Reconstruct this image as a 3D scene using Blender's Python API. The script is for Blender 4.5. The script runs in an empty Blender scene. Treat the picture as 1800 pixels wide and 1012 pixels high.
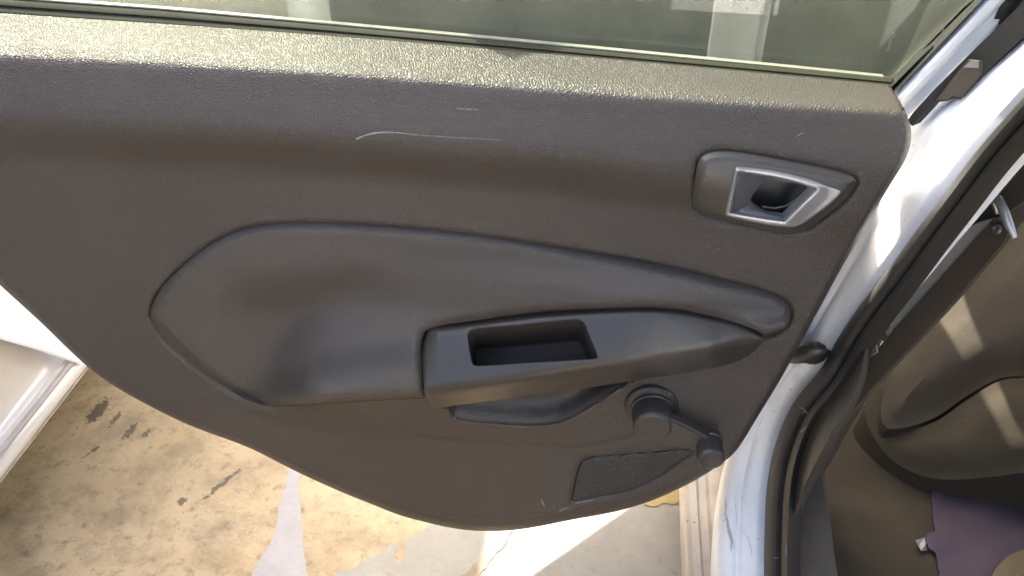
import bpy, bmesh, math, random
import numpy as np
from mathutils import Vector, Matrix
from mathutils.bvhtree import BVHTree
from mathutils.geometry import delaunay_2d_cdt

random.seed(7)
rng = np.random.default_rng(7)
SC = bpy.context.scene
COL = SC.collection

# ------------------------------------------------------------------ camera
W0, H0, FPX = 1800.0, 1012.0, 1500.0
PITCH, YAW = math.radians(37.0), math.radians(7.0)
CAM = Vector((0.0, -0.71, 1.2))
FH = Vector((-math.sin(YAW), math.cos(YAW), 0))
RT = Vector((math.cos(YAW), math.sin(YAW), 0))
FW = FH * math.cos(PITCH) + Vector((0, 0, -math.sin(PITCH)))
UP = RT.cross(FW)
cd = bpy.data.cameras.new('camera')
cd.sensor_width = 36.0
cd.lens = 36.0 * FPX / W0
cd.clip_start = 0.02
cd.clip_end = 500
cam = bpy.data.objects.new('camera', cd)
COL.objects.link(cam)
cam.matrix_world = Matrix.Translation(CAM) @ Matrix((RT, UP, -FW)).transposed().to_4x4()
SC.camera = cam

# ------------------------------------------------------------------ light
SUN = Vector((-0.6, 0.8, 0.9)).normalized()
w = bpy.data.worlds.new('World')
SC.world = w
w.use_nodes = True
nt = w.node_tree
sky = nt.nodes.new('ShaderNodeTexSky')
sky.sky_type = 'NISHITA'
sky.sun_disc = False
sky.sun_elevation = math.asin(SUN.z)
sky.sun_rotation = math.atan2(SUN.x, SUN.y)
sky.air_density = 1.0
sky.dust_density = 10.0
nt.nodes['Background'].inputs['Strength'].default_value = 0.13
nt.links.new(sky.outputs[0], nt.nodes['Background'].inputs['Color'])
sl = bpy.data.lights.new('sun', 'SUN')
sl.energy = 4.0
sl.angle = math.radians(0.53)
sl.color = (1.0, 0.94, 0.84)
so = bpy.data.objects.new('sun', sl)
COL.objects.link(so)
so.rotation_euler = SUN.to_track_quat('Z', 'Y').to_euler()
so.location = SUN * 12
SC.view_settings.view_transform = 'Standard'
SC.view_settings.look = 'None'
SC.view_settings.gamma = 1.0
SC.view_settings.use_curve_mapping = False
SC.view_settings.exposure = 3.0

# ------------------------------------------------------------------ photo -> place
def ray(px, py):
    return FW * FPX + RT * (px - W0 / 2) - UP * (py - H0 / 2)
def on(px, py, n, p0):
    d = ray(px, py)
    n = Vector(n)
    return CAM + d * ((Vector(p0) - CAM).dot(n) / d.dot(n))
def at_y(px, py, Y): return on(px, py, (0, 1, 0), (0, Y, 0))
def at_z(px, py, Z): return on(px, py, (0, 0, 1), (0, 0, Z))
def at_x(px, py, X): return on(px, py, (1, 0, 0), (X, 0, 0))
def door_pts(X, Y, Hh):
    """points of the door face: photo position X,Y and height Hh above the door plane y=0"""
    X = np.asarray(X, float); Y = np.asarray(Y, float); Hh = np.asarray(Hh, float)
    d = (np.array(FW)[None] * FPX + np.array(RT)[None] * (X - W0 / 2)[:, None] - np.array(UP)[None] * (Y - H0 / 2)[:, None])
    t = (-Hh - CAM.y) / d[:, 1]
    return np.array(CAM)[None] + d * t[:, None]

def smooth(a, b, x):
    t = np.clip((np.asarray(x, float) - a) / (b - a), 0, 1)
    return t * t * (3 - 2 * t)
def lin(a, b, x):
    return np.clip((np.asarray(x, float) - a) / (b - a), 0, 1)
def curve(pts):
    xs = np.array([p[0] for p in pts], float); ys = np.array([p[1] for p in pts], float)
    xf = np.linspace(xs[0], xs[-1], 600)
    # smooth monotone-ish interpolation: average of linear over a window
    yf = np.interp(xf, xs, ys)
    k = 25
    yp = np.concatenate([yf[0] - (yf[1:k + 1] - yf[0])[::-1], yf, yf[-1] + (yf[-1] - yf[-k - 1:-1])[::-1]])
    ker = np.hanning(2 * k + 1); ker /= ker.sum()
    yf = np.convolve(yp, ker, 'valid')
    return lambda x: np.interp(x, xf, yf)

def catmull(pts, step=4.0, closed=True, sharp=()):
    """dense polyline through pts; indices in sharp stay corners"""
    n = len(pts)
    P = [np.array(p, float) for p in pts]
    out = []
    rngi = range(n) if closed else range(n - 1)
    for i in rngi:
        p1, p2 = P[i], P[(i + 1) % n]
        p0 = P[i - 1] if (closed or i > 0) else p1
        p3 = P[(i + 2) % n] if (closed or i + 2 < n) else p2
        L = np.linalg.norm(p2 - p1)
        m1 = (p2 - p0) / (np.linalg.norm(p2 - p1) + np.linalg.norm(p1 - p0) + 1e-9) * L if i not in sharp else (p2 - p1)
        m2 = (p3 - p1) / (np.linalg.norm(p3 - p2) + np.linalg.norm(p2 - p1) + 1e-9) * L if ((i + 1) % n) not in sharp else (p2 - p1)
        k = max(1, int(round(L / step)))
        for j in range(k):
            t = j / k
            out.append((2*t**3-3*t**2+1)*p1 + (t**3-2*t**2+t)*m1 + (-2*t**3+3*t**2)*p2 + (t**3-t**2)*m2)
    if not closed: out.append(P[-1])
    return np.array(out)

def seg_dist(poly, X, Y, closed=True):
    poly = np.asarray(poly, float)
    A = poly if closed else poly[:-1]
    B = np.roll(poly, -1, 0) if closed else poly[1:]
    X = np.asarray(X, float); Y = np.asarray(Y, float)
    best = np.full(X.shape, 1e9)
    for s in range(0, len(X), 4000):
        x = X[s:s+4000, None]; y = Y[s:s+4000, None]
        d = B - A
        L = (d ** 2).sum(1) + 1e-12
        t = np.clip(((x - A[:, 0]) * d[:, 0] + (y - A[:, 1]) * d[:, 1]) / L, 0, 1)
        q = (x - A[:, 0] - t * d[:, 0]) ** 2 + (y - A[:, 1] - t * d[:, 1]) ** 2
        best[s:s+4000] = np.sqrt(q.min(1))
    return best
def inside(poly, X, Y):
    poly = np.asarray(poly, float)
    X = np.asarray(X, float); Y = np.asarray(Y, float)
    res = np.zeros(X.shape, bool)
    x1, y1 = poly[:, 0], poly[:, 1]
    x2, y2 = np.roll(x1, -1), np.roll(y1, -1)
    for s in range(0, len(X), 4000):
        x = X[s:s+4000, None]; y = Y[s:s+4000, None]
        c = ((y1 > y) != (y2 > y)) & (x < (x2 - x1) * (y - y1) / (y2 - y1 + 1e-12) + x1)
        res[s:s+4000] = c.sum(1) % 2 == 1
    return res
def inset(poly, d):
    """move a closed outline inwards by d pixels"""
    p = np.asarray(poly, float)
    t = np.roll(p, -1, 0) - np.roll(p, 1, 0)
    n = np.stack([-t[:, 1], t[:, 0]], 1)
    n /= np.linalg.norm(n, axis=1)[:, None] + 1e-9
    area = 0.5 * np.sum(p[:, 0] * np.roll(p[:, 1], -1) - np.roll(p[:, 0], -1) * p[:, 1])
    return p + n * (d if area > 0 else -d)

# ------------------------------------------------------------------ materials
def new_mat(name):
    m = bpy.data.materials.new(name)
    m.use_nodes = True
    return m, m.node_tree, m.node_tree.nodes['Principled BSDF']
def nd(t, kind, **kw):
    n = t.nodes.new(kind)
    for k, v in kw.items():
        if k in n.inputs: n.inputs[k].default_value = v
        else: setattr(n, k, v)
    return n
def ramp(t, src, stops):
    r = t.nodes.new('ShaderNodeValToRGB')
    e = r.color_ramp.elements
    while len(e) < len(stops): e.new(0.5)
    for i, (p, c) in enumerate(stops):
        e[i].position = p
        e[i].color = (c, c, c, 1) if isinstance(c, (int, float)) else (*c, 1)
    t.links.new(src, r.inputs[0])
    return r
def mixc(t, fac, a, b):
    m = t.nodes.new('ShaderNodeMix'); m.data_type = 'RGBA'
    for s, v in ((0, fac), (6, a), (7, b)):
        if hasattr(v, 'is_output'): t.links.new(v, m.inputs[s])
        else: m.inputs[s].default_value = v if s == 0 else (*v, 1)
    return m.outputs[2]
def plastic(name, col, rough=0.5, grain=0.0, scale=620, spec=0.5, dust=0.15, pit=False):
    """moulded plastic: leather grain, faint dust and wear"""
    col = (col[0] * 0.54, col[1] * 0.50, col[2] * 0.455)
    m, t, b = new_mat(name)
    tc = nd(t, 'ShaderNodeTexCoord')
    n1 = nd(t, 'ShaderNodeTexNoise', Scale=9.0, Detail=6.0, Roughness=0.6)
    t.links.new(tc.outputs['Object'], n1.inputs['Vector'])
    f = ramp(t, n1.outputs[0], [(0.42, 0.0), (0.72, dust)])
    c2 = tuple(min(1, c * 1.8 + 0.012) for c in col)
    base = mixc(t, f.outputs[0], col, c2)
    # fine specks of dust
    n3 = nd(t, 'ShaderNodeTexNoise', Scale=260.0, Detail=1.0)
    t.links.new(tc.outputs['Object'], n3.inputs['Vector'])
    f3 = ramp(t, n3.outputs[0], [(0.755, 0.0), (0.79, 0.35)])
    base = mixc(t, f3.outputs[0], base, (0.16, 0.15, 0.13))
    t.links.new(base, b.inputs['Base Color'])
    rr = nd(t, 'ShaderNodeMapRange')
    t.links.new(n1.outputs[0], rr.inputs[0])
    rr.inputs[3].default_value = rough - 0.06; rr.inputs[4].default_value = rough + 0.10
    t.links.new(rr.outputs[0], b.inputs['Roughness'])
    b.inputs['Specular IOR Level'].default_value = spec
    if grain > 0:
        mp = nd(t, 'ShaderNodeMapping')
        mp.inputs['Scale'].default_value = (1.0, 1.0, 1.25)
        nz = nd(t, 'ShaderNodeTexNoise', Scale=180.0, Detail=2.0)
        t.links.new(tc.outputs['Object'], nz.inputs['Vector'])
        ad = nd(t, 'ShaderNodeVectorMath', operation='MULTIPLY_ADD')
        t.links.new(nz.outputs['Color'], ad.inputs[0])
        ad.inputs[1].default_value = (0.0012, 0.0012, 0.0012)
        t.links.new(tc.outputs['Object'], ad.inputs[2])
        t.links.new(ad.outputs[0], mp.inputs[0])
        v = nd(t, 'ShaderNodeTexVoronoi', Scale=scale)
        v.feature = 'DISTANCE_TO_EDGE' if not pit else 'F1'
        t.links.new(mp.outputs[0], v.inputs['Vector'])
        r = ramp(t, v.outputs['Distance'], [(0.0, 0.0), (0.30, 1.0)])
        bp = nd(t, 'ShaderNodeBump', Strength=min(1.0, grain), Distance=0.0009)
        t.links.new(r.outputs[0], bp.inputs['Height'])
        t.links.new(bp.outputs[0], b.inputs['Normal'])
    return m
def paint(name, col, rough=0.22, dirt=0.25, dirtcol=(0.30, 0.25, 0.19), coat=0.4, scale=14.0):
    m, t, b = new_mat(name)
    tc = nd(t, 'ShaderNodeTexCoord')
    n1 = nd(t, 'ShaderNodeTexNoise', Scale=scale, Detail=8.0, Roughness=0.65)
    t.links.new(tc.outputs['Object'], n1.inputs['Vector'])
    f = ramp(t, n1.outputs[0], [(0.5, 0.0), (0.80, dirt)])
    base = mixc(t, f.outputs[0], col, dirtcol)
    n2 = nd(t, 'ShaderNodeTexNoise', Scale=150.0, Detail=2.0)
    t.links.new(tc.outputs['Object'], n2.inputs['Vector'])
    f2 = ramp(t, n2.outputs[0], [(0.70, 0.0), (0.76, min(1, dirt * 1.6))])
    base = mixc(t, f2.outputs[0], base, tuple(c * 0.5 for c in dirtcol))
    t.links.new(base, b.inputs['Base Color'])
    b.inputs['Roughness'].default_value = rough
    b.inputs['Coat Weight'].default_value = coat
    b.inputs['Coat Roughness'].default_value = 0.05
    return m
def simple(name, col, rough=0.5, metal=0.0, spec=0.5):
    m, t, b = new_mat(name)
    tc = nd(t, 'ShaderNodeTexCoord')
    n1 = nd(t, 'ShaderNodeTexNoise', Scale=60.0, Detail=5.0)
    t.links.new(tc.outputs['Object'], n1.inputs['Vector'])
    f = ramp(t, n1.outputs[0], [(0.35, 0.0), (0.75, 1.0)])
    t.links.new(mixc(t, f.outputs[0], tuple(c * 0.9 for c in col), tuple(min(1, c * 1.12) for c in col)), b.inputs['Base Color'])
    rr = nd(t, 'ShaderNodeMapRange')
    t.links.new(n1.outputs[0], rr.inputs[0])
    rr.inputs[3].default_value = max(0.02, rough - 0.05); rr.inputs[4].default_value = rough + 0.07
    t.links.new(rr.outputs[0], b.inputs['Roughness'])
    b.inputs['Metallic'].default_value = metal
    b.inputs['Specular IOR Level'].default_value = spec
    return m
def tinted(name, col, refl=1.0):
    m = bpy.data.materials.new(name); m.use_nodes = True
    t = m.node_tree
    t.nodes.clear()
    o = nd(t, 'ShaderNodeOutputMaterial')
    tr = nd(t, 'ShaderNodeBsdfTransparent'); tr.inputs[0].default_value = (*col, 1)
    gl = nd(t, 'ShaderNodeBsdfGlossy'); gl.inputs['Roughness'].default_value = 0.015
    gl.inputs[0].default_value = (refl, refl, refl, 1)
    fr = nd(t, 'ShaderNodeFresnel'); fr.inputs[0].default_value = 1.5
    # a thin film of dust on the pane
    tc = nd(t, 'ShaderNodeTexCoord')
    n1 = nd(t, 'ShaderNodeTexNoise', Scale=16.0, Detail=8.0, Roughness=0.65)
    t.links.new(tc.outputs['Object'], n1.inputs['Vector'])
    f = ramp(t, n1.outputs[0], [(0.30, 0.34), (0.8, 0.52)])
    df = nd(t, 'ShaderNodeBsdfDiffuse'); df.inputs[0].default_value = (0.34, 0.345, 0.235, 1)
    m0 = nd(t, 'ShaderNodeMixShader')
    t.links.new(f.outputs[0], m0.inputs[0]); t.links.new(tr.outputs[0], m0.inputs[1]); t.links.new(df.outputs[0], m0.inputs[2])
    mx = nd(t, 'ShaderNodeMixShader')
    t.links.new(fr.outputs[0], mx.inputs[0]); t.links.new(m0.outputs[0], mx.inputs[1]); t.links.new(gl.outputs[0], mx.inputs[2])
    t.links.new(mx.outputs[0], o.inputs[0])
    return m

GREY = (0.080, 0.069, 0.061)
M = {}
M['trim'] = plastic('grained_trim', GREY, 0.42, 0.5, 430, 0.5)
M['insert'] = plastic('fine_grained_trim', (0.066, 0.058, 0.053), 0.32, 0.5, 640, 0.7)
M['smooth'] = plastic('smooth_trim', (0.056, 0.051, 0.048), 0.33, 0.0, 1300, 0.45)
M['bezel'] = plastic('handle_bezel_plastic', (0.078, 0.076, 0.073), 0.36, 0.08, 1300, 0.5)
M['crank'] = plastic('crank_plastic', (0.062, 0.059, 0.056), 0.36, 0.05, 1300, 0.5)
M['rubber'] = plastic('black_rubber', (0.022, 0.022, 0.021), 0.55, 0.0, dust=0.5)
M['seal'] = plastic('belt_rubber', (0.060, 0.062, 0.042), 0.75, 0.0, spec=0.2, dust=0.5)
M['edge_glint'] = simple('painted_edge_glint', (0.26, 0.26, 0.20), 0.3)  # pale tone painted for the reflection along the glass edge
M['chrome'] = simple('satin_chrome', (0.55, 0.55, 0.57), 0.26, 0.55)
m_, t_, b_ = new_mat('satin_chrome_plain')
b_.inputs['Base Color'].default_value = (0.40, 0.40, 0.415, 1); b_.inputs['Metallic'].default_value = 0.6; b_.inputs['Roughness'].default_value = 0.30
nz_ = nd(t_, 'ShaderNodeTexNoise', Scale=900.0, Detail=2.0); bp_ = nd(t_, 'ShaderNodeBump', Strength=0.05, Distance=0.0005)
t_.links.new(nz_.outputs[0], bp_.inputs['Height']); t_.links.new(bp_.outputs[0], b_.inputs['Normal'])
M['chrome'] = m_
M['satin'] = simple('satin_silver_plastic', (0.18, 0.18, 0.185), 0.30, 0.55)
M['cup'] = simple('satin_cup_plastic', (0.085, 0.085, 0.088), 0.34, 0.2)
M['hollow'] = plastic('shaded_cup_plastic', (0.045, 0.041, 0.038), 0.6, 0.0, spec=0.25)  # bezel plastic again, darkened for the shade inside the cup
M['dark'] = simple('dark_recess_plastic', (0.010, 0.010, 0.009), 0.45)
M['white'] = paint('white_car_paint', (0.80, 0.81, 0.83), 0.34, 0.015, coat=0.12)
M['sill'] = paint('scuffed_white_sill_paint', (0.80, 0.81, 0.82), 0.42, 0.30, (0.40, 0.36, 0.30), 0.06, 26.0)
M['dirty'] = paint('dusty_white_rocker_paint', (0.42, 0.37, 0.30), 0.5, 0.9, (0.22, 0.165, 0.10), 0.05, 10.0)
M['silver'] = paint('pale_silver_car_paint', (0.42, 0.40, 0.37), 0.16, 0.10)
M['interior'] = plastic('interior_plastic', (0.100, 0.086, 0.066), 0.55, 0.10, 900, dust=0.35)
M['carpet'] = plastic('floor_carpet', (0.064, 0.058, 0.043), 0.9, 0.5, 900, 0.1, dust=0.3)
M['sillplate'] = plastic('scuffed_sill_plastic', (0.115, 0.105, 0.090), 0.55, 0.05, dust=0.9)
M['fabric'] = plastic('seat_fabric', (0.066, 0.060, 0.049), 0.9, 0.6, 1400, 0.1, dust=0.3)
M['grime'] = simple('road_grime', (0.46, 0.42, 0.36), 0.8)
M['khaki'] = plastic('khaki_cloth', (0.13, 0.118, 0.078), 0.9, 0.4, 1000, 0.1, dust=0.2)
M['mat'] = plastic('purple_cloth', (0.082, 0.070, 0.102), 0.9, 0.4, 1000, 0.1, dust=0.2)
M['steel'] = simple('bare_steel', (0.30, 0.29, 0.27), 0.35, 0.9)
M['strip'] = simple('pale_metal_strip', (0.36, 0.35, 0.32), 0.35, 0.3)
M['strap'] = plastic('brown_webbing', (0.125, 0.104, 0.078), 0.7, 0.4, 1500, 0.2)
M['label'] = simple('pale_sticker', (0.20, 0.195, 0.18), 0.5)
M['glass'] = tinted('tinted_green_glass', (0.42, 0.46, 0.39))
M['clear'] = tinted('grey_car_glass', (0.10, 0.11, 0.10))
M['scratch'] = simple('scuffed_plastic', (0.26, 0.25, 0.235), 0.7)
M['etch'] = simple('etched_glass', (0.17, 0.175, 0.14), 0.6)
M['gold'] = simple('reflective_marking', (0.32, 0.27, 0.18), 0.3)

# ------------------------------------------------------------------ objects
def thing(name, label, cat, loc, group=None):
    o = bpy.data.objects.new(name, None)
    COL.objects.link(o)
    o.location = loc
    o.empty_display_size = 0.05
    o['label'] = label; o['category'] = cat
    if group: o['group'] = group
    return o
def lim(parent):
    """thing > part > sub-part, no further"""
    d, q = 0, parent
    while q is not None: d += 1; q = q.parent
    while d > 2: parent = parent.parent; d -= 1
    return parent
def world_origin(parent):
    v = Vector((0, 0, 0))
    while parent is not None:
        v = v + parent.location
        parent = parent.parent
    return v
def link(name, verts, faces, m, parent=None, smoothed=True, ang=None, label=None):
    parent = lim(parent)
    off = world_origin(parent)
    me = bpy.data.meshes.new(name)
    me.from_pydata([tuple(Vector(v) - off) for v in verts], [], [tuple(int(i) for i in f) for f in faces])
    bm = bmesh.new(); bm.from_mesh(me)
    bmesh.ops.recalc_face_normals(bm, faces=bm.faces)
    bm.to_mesh(me); bm.free()
    if smoothed:
        me.polygons.foreach_set('use_smooth', [True] * len(me.polygons))
        if ang: me.set_sharp_from_angle(angle=math.radians(ang))
    me.materials.append(m)
    o = bpy.data.objects.new(name, me)
    COL.objects.link(o)
    o.parent = parent
    if label: o['label'] = label
    return o

def patch(name, outline, hfun, m, parent, spacing=10, feats=(), holes=(), back=0.02, plane=None, ang=40, label=None, backvec=None, bare=None):
    """a moulded sheet: outline in the photo's pixels, raised by hfun above the door plane (or another plane map)"""
    out = np.asarray(outline, float)
    pts = [tuple(p) for p in out]
    edges = [(i, (i + 1) % len(out)) for i in range(len(out))]
    for h in holes:
        h = np.asarray(h, float); k = len(pts)
        pts += [tuple(p) for p in h]
        edges += [(k + i, k + (i + 1) % len(h)) for i in range(len(h))]
    ob = np.array(pts)
    x0, y0 = out.min(0); x1, y1 = out.max(0)
    gx, gy = np.meshgrid(np.arange(x0 + spacing / 2, x1, spacing), np.arange(y0 + spacing / 2, y1, spacing))
    gx = gx.ravel().copy(); gy = gy.ravel()
    row = np.round((gy - y0) / spacing).astype(int)
    gx += (row % 2) * spacing * 0.5
    cand = [np.stack([gx, gy], 1)]
    fl = []
    for pl, offs in feats:
        pl = np.asarray(pl, float)
        tt = np.gradient(pl, axis=0); nn = np.stack([-tt[:, 1], tt[:, 0]], 1)
        nn /= np.linalg.norm(nn, axis=1)[:, None] + 1e-9
        for o_ in offs: fl.append(pl + nn * o_)
    if fl:
        F = np.concatenate(fl)
        keep = np.ones(len(cand[0]), bool)
        for s in range(0, len(gx), 2000):
            d = np.abs(gx[s:s+2000, None] - F[None, :, 0]) + np.abs(gy[s:s+2000, None] - F[None, :, 1])
            keep[s:s+2000] = d.min(1) > spacing * 0.55
        cand = [cand[0][keep], F]
    c = np.concatenate(cand)
    ok = inside(out, c[:, 0], c[:, 1])
    for h in holes: ok &= ~inside(h, c[:, 0], c[:, 1])
    c = c[ok]
    lim = min(3.0, spacing * 0.45)
    ok = seg_dist(out, c[:, 0], c[:, 1]) > lim
    for h in holes: ok &= seg_dist(h, c[:, 0], c[:, 1]) > lim
    c = c[ok]
    allp = [Vector((float(a), float(b))) for a, b in list(ob) + list(c)]
    v, e, f, *_ = delaunay_2d_cdt(allp, edges, [], 0, 1e-4)
    v = np.array([(a.x, a.y) for a in v])
    f = np.array([t for t in f if len(t) == 3])
    cen = v[f].mean(1)
    ok = inside(out, cen[:, 0], cen[:, 1])
    for h in holes: ok &= ~inside(h, cen[:, 0], cen[:, 1])
    f = f[ok]
    hh = hfun(v[:, 0], v[:, 1])
    P3 = door_pts(v[:, 0], v[:, 1], hh) if plane is None else plane(v[:, 0], v[:, 1], hh)
    verts = [tuple(p) for p in P3]
    faces = [tuple(t) for t in f]
    if back:
        cnt = {}
        for t in faces:
            for a, b in ((t[0], t[1]), (t[1], t[2]), (t[2], t[0])):
                cnt[(a, b)] = cnt.get((a, b), 0) + 1
        bv = {}
        bvec = np.array(backvec if backvec is not None else (0, back, 0))
        for a, b in list(cnt):
            if (b, a) not in cnt:
                if bare is not None and seg_dist(bare, [v[a][0], v[b][0]], [v[a][1], v[b][1]]).max() < 0.3: continue
                for q in (a, b):
                    if q not in bv:
                        bv[q] = len(verts); verts.append(tuple(np.array(P3[q]) + bvec))
                faces.append((b, a, bv[a], bv[b]))
    return link(name, verts, faces, m, parent, ang=ang, label=label)

def loft(name, rows, m, parent, closed=False, ang=50, label=None):
    n = len(rows[0]); verts = [tuple(p) for r in rows for p in r]
    faces = []
    for i in range(len(rows) - 1):
        for j in range(n - 1 + (1 if closed else 0)):
            a = i * n + j; b = i * n + (j + 1) % n
            faces.append((a, b, b + n, a + n))
    return link(name, verts, faces, m, parent, ang=ang, label=label)
def solid(name, poly, ext, m, parent, bevel=0.0, label=None, seg=2):
    """closed prism: 3-D polygon swept by ext, with rounded edges"""
    parent = lim(parent)
    off = world_origin(parent)
    bm = bmesh.new()
    a = [bm.verts.new(Vector(p) - off) for p in poly]
    b = [bm.verts.new(Vector(p) + Vector(ext) - off) for p in poly]
    n = len(poly)
    bm.faces.new(a); bm.faces.new(b[::-1])
    for i in range(n): bm.faces.new((a[i], b[i], b[(i + 1) % n], a[(i + 1) % n]))
    bmesh.ops.recalc_face_normals(bm, faces=bm.faces)
    if bevel: bmesh.ops.bevel(bm, geom=list(bm.edges), offset=bevel, segments=seg, affect='EDGES', clamp_overlap=True)
    me = bpy.data.meshes.new(name); bm.to_mesh(me); bm.free()
    me.polygons.foreach_set('use_smooth', [True] * len(me.polygons))
    me.set_sharp_from_angle(angle=math.radians(35))
    me.materials.append(m)
    o = bpy.data.objects.new(name, me); COL.objects.link(o); o.parent = parent
    if label: o['label'] = label
    return o
def box(name, lo, hi, m, parent, bevel=0.004, label=None):
    (x0, y0, z0), (x1, y1, z1) = lo, hi
    return solid(name, [(x0, y0, z0), (x1, y0, z0), (x1, y1, z0), (x0, y1, z0)], (0, 0, z1 - z0), m, parent, bevel, label)
def tube(name, pts, rad, m, parent, sides=12, flat=(1, 1), label=None, caps=True):
    pts = [Vector(p) for p in pts]
    rad = rad if hasattr(rad, '__len__') else [rad] * len(pts)
    rows = []
    prev = None
    for i, p in enumerate(pts):
        d = (pts[min(i + 1, len(pts) - 1)] - pts[max(i - 1, 0)]).normalized()
        s = d.cross(Vector((0.3, -0.8, 0.5)) if prev is None else prev).normalized() if prev is None else (prev - d * prev.dot(d)).normalized()
        prev = s
        u = d.cross(s)
        rows.append([p + s * rad[i] * flat[0] * math.cos(2 * math.pi * k / sides) + u * rad[i] * flat[1] * math.sin(2 * math.pi * k / sides) for k in range(sides)])
    verts = [v for r in rows for v in r]; faces = []
    for i in range(len(rows) - 1):
        for j in range(sides):
            a = i * sides + j; b = i * sides + (j + 1) % sides
            faces.append((a, b, b + sides, a + sides))
    if caps:
        faces.append(tuple(range(sides))); faces.append(tuple(range((len(rows) - 1) * sides, len(rows) * sides)))
    return link(name, verts, faces, m, parent, ang=50, label=label)
def lathe(name, c, axis, prof, m, parent, sides=48, label=None):
    """prof: (radius, height along axis)"""
    ax = Vector(axis).normalized(); s = ax.orthogonal().normalized(); u = ax.cross(s)
    rows = [[Vector(c) + ax * h + (s * math.cos(2 * math.pi * k / sides) + u * math.sin(2 * math.pi * k / sides)) * max(r, 1e-5) for k in range(sides)] for r, h in prof]
    return loft(name, rows, m, parent, closed=True, ang=35, label=label)

# ================================================================== THE GROUND
def ground_material():
    m, t, b = new_mat('stained_concrete')
    tc = nd(t, 'ShaderNodeTexCoord')
    O = tc.outputs['Object']
    def noise(s, d=8.0, r=0.6, off=0.0):
        mp = nd(t, 'ShaderNodeMapping'); mp.inputs['Location'].default_value = (off, off * 1.7, 0)
        t.links.new(O, mp.inputs[0])
        n = nd(t, 'ShaderNodeTexNoise', Scale=s, Detail=d, Roughness=r)
        t.links.new(mp.outputs[0], n.inputs['Vector'])
        return n.outputs[0]
    c = mixc(t, ramp(t, noise(3.2), [(0.36, 0.0), (0.66, 1.0)]).outputs[0], (0.56, 0.425, 0.27), (0.72, 0.565, 0.38))
    c = mixc(t, ramp(t, noise(11, 9, 0.68, 3), [(0.45, 0.0), (0.64, 0.9)]).outputs[0], c, (0.36, 0.275, 0.175))
    c = mixc(t, ramp(t, noise(38, 8, 0.7, 9), [(0.53, 0.0), (0.66, 0.65)]).outputs[0], c, (0.20, 0.155, 0.105))
    c = mixc(t, ramp(t, noise(24, 6, 0.6, 5), [(0.60, 0.0), (0.72, 0.55)]).outputs[0], c, (0.62, 0.54, 0.42))
    # scattered grit
    c = mixc(t, ramp(t, noise(170, 2, 0.5, 2), [(0.71, 0.0), (0.75, 0.9)]).outputs[0], c, (0.09, 0.075, 0.06))
    # oily smears: ellipses broken up by noise
    def smear(px, py, rx, ry, rot, dens, sc=60):
        nonlocal c
        p = at_z(px, py, 0)
        mp = nd(t, 'ShaderNodeMapping'); mp.vector_type = 'TEXTURE'
        mp.inputs['Location'].default_value = (p.x, p.y, 0)
        mp.inputs['Rotation'].default_value = (0, 0, math.radians(rot))
        mp.inputs['Scale'].default_value = (rx, ry, 1)
        t.links.new(O, mp.inputs[0])
        g = nd(t, 'ShaderNodeVectorMath', operation='LENGTH'); t.links.new(mp.outputs[0], g.inputs[0])
        sub = nd(t, 'ShaderNodeMath', operation='MULTIPLY_ADD'); t.links.new(noise(sc, 7, 0.75, px), sub.inputs[0]); sub.inputs[1].default_value = 2.6
        t.links.new(g.outputs['Value'], sub.inputs[2])
        r = ramp(t, sub.outputs[0], [(0.0, 1.0), (1.0, 0.0)])
        mr = nd(t, 'ShaderNodeMapRange'); mr.inputs[1].default_value = dens; mr.inputs[2].default_value = dens + 0.12
        mr.inputs[3].default_value = 0.88; mr.inputs[4].default_value = 0.0
        t.links.new(sub.outputs[0], mr.inputs[0])
        c = mixc(t, mr.outputs[0], c, (0.105, 0.092, 0.070))
    smear(172, 722, 0.017, 0.040, -2, 2.05, 130)
    smear(203, 735, 0.013, 0.042, -4, 1.66, 150)
    smear(230, 755, 0.014, 0.045, -4, 1.72, 150)
    smear(257, 762, 0.012, 0.026, -2, 1.64, 150)
    smear(165, 790, 0.010, 0.05, -25, 1.55, 60)
    smear(320, 880, 0.012, 0.016, 0, 1.80, 90)
    smear(390, 850, 0.012, 0.09, -28, 1.62, 70)
    sc_ = nd(t, 'ShaderNodeVectorMath', operation='MULTIPLY'); sc_.inputs[1].default_value = (0.475, 0.465, 0.40)
    t.links.new(c, sc_.inputs[0]); c = sc_.outputs[0]
    t.links.new(c, b.inputs['Base Color'])
    mr = nd(t, 'ShaderNodeMapRange'); t.links.new(noise(6, 5, 0.6, 4), mr.inputs[0])
    mr.inputs[3].default_value = 0.45; mr.inputs[4].default_value = 0.85
    t.links.new(mr.outputs[0], b.inputs['Roughness'])
    bp = nd(t, 'ShaderNodeBump', Strength=0.35, Distance=0.004)
    t.links.new(noise(55, 8, 0.7, 1), bp.inputs['Height'])
    t.links.new(bp.outputs[0], b.inputs['Normal'])
    return m
M['ground'] = ground_material()
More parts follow.
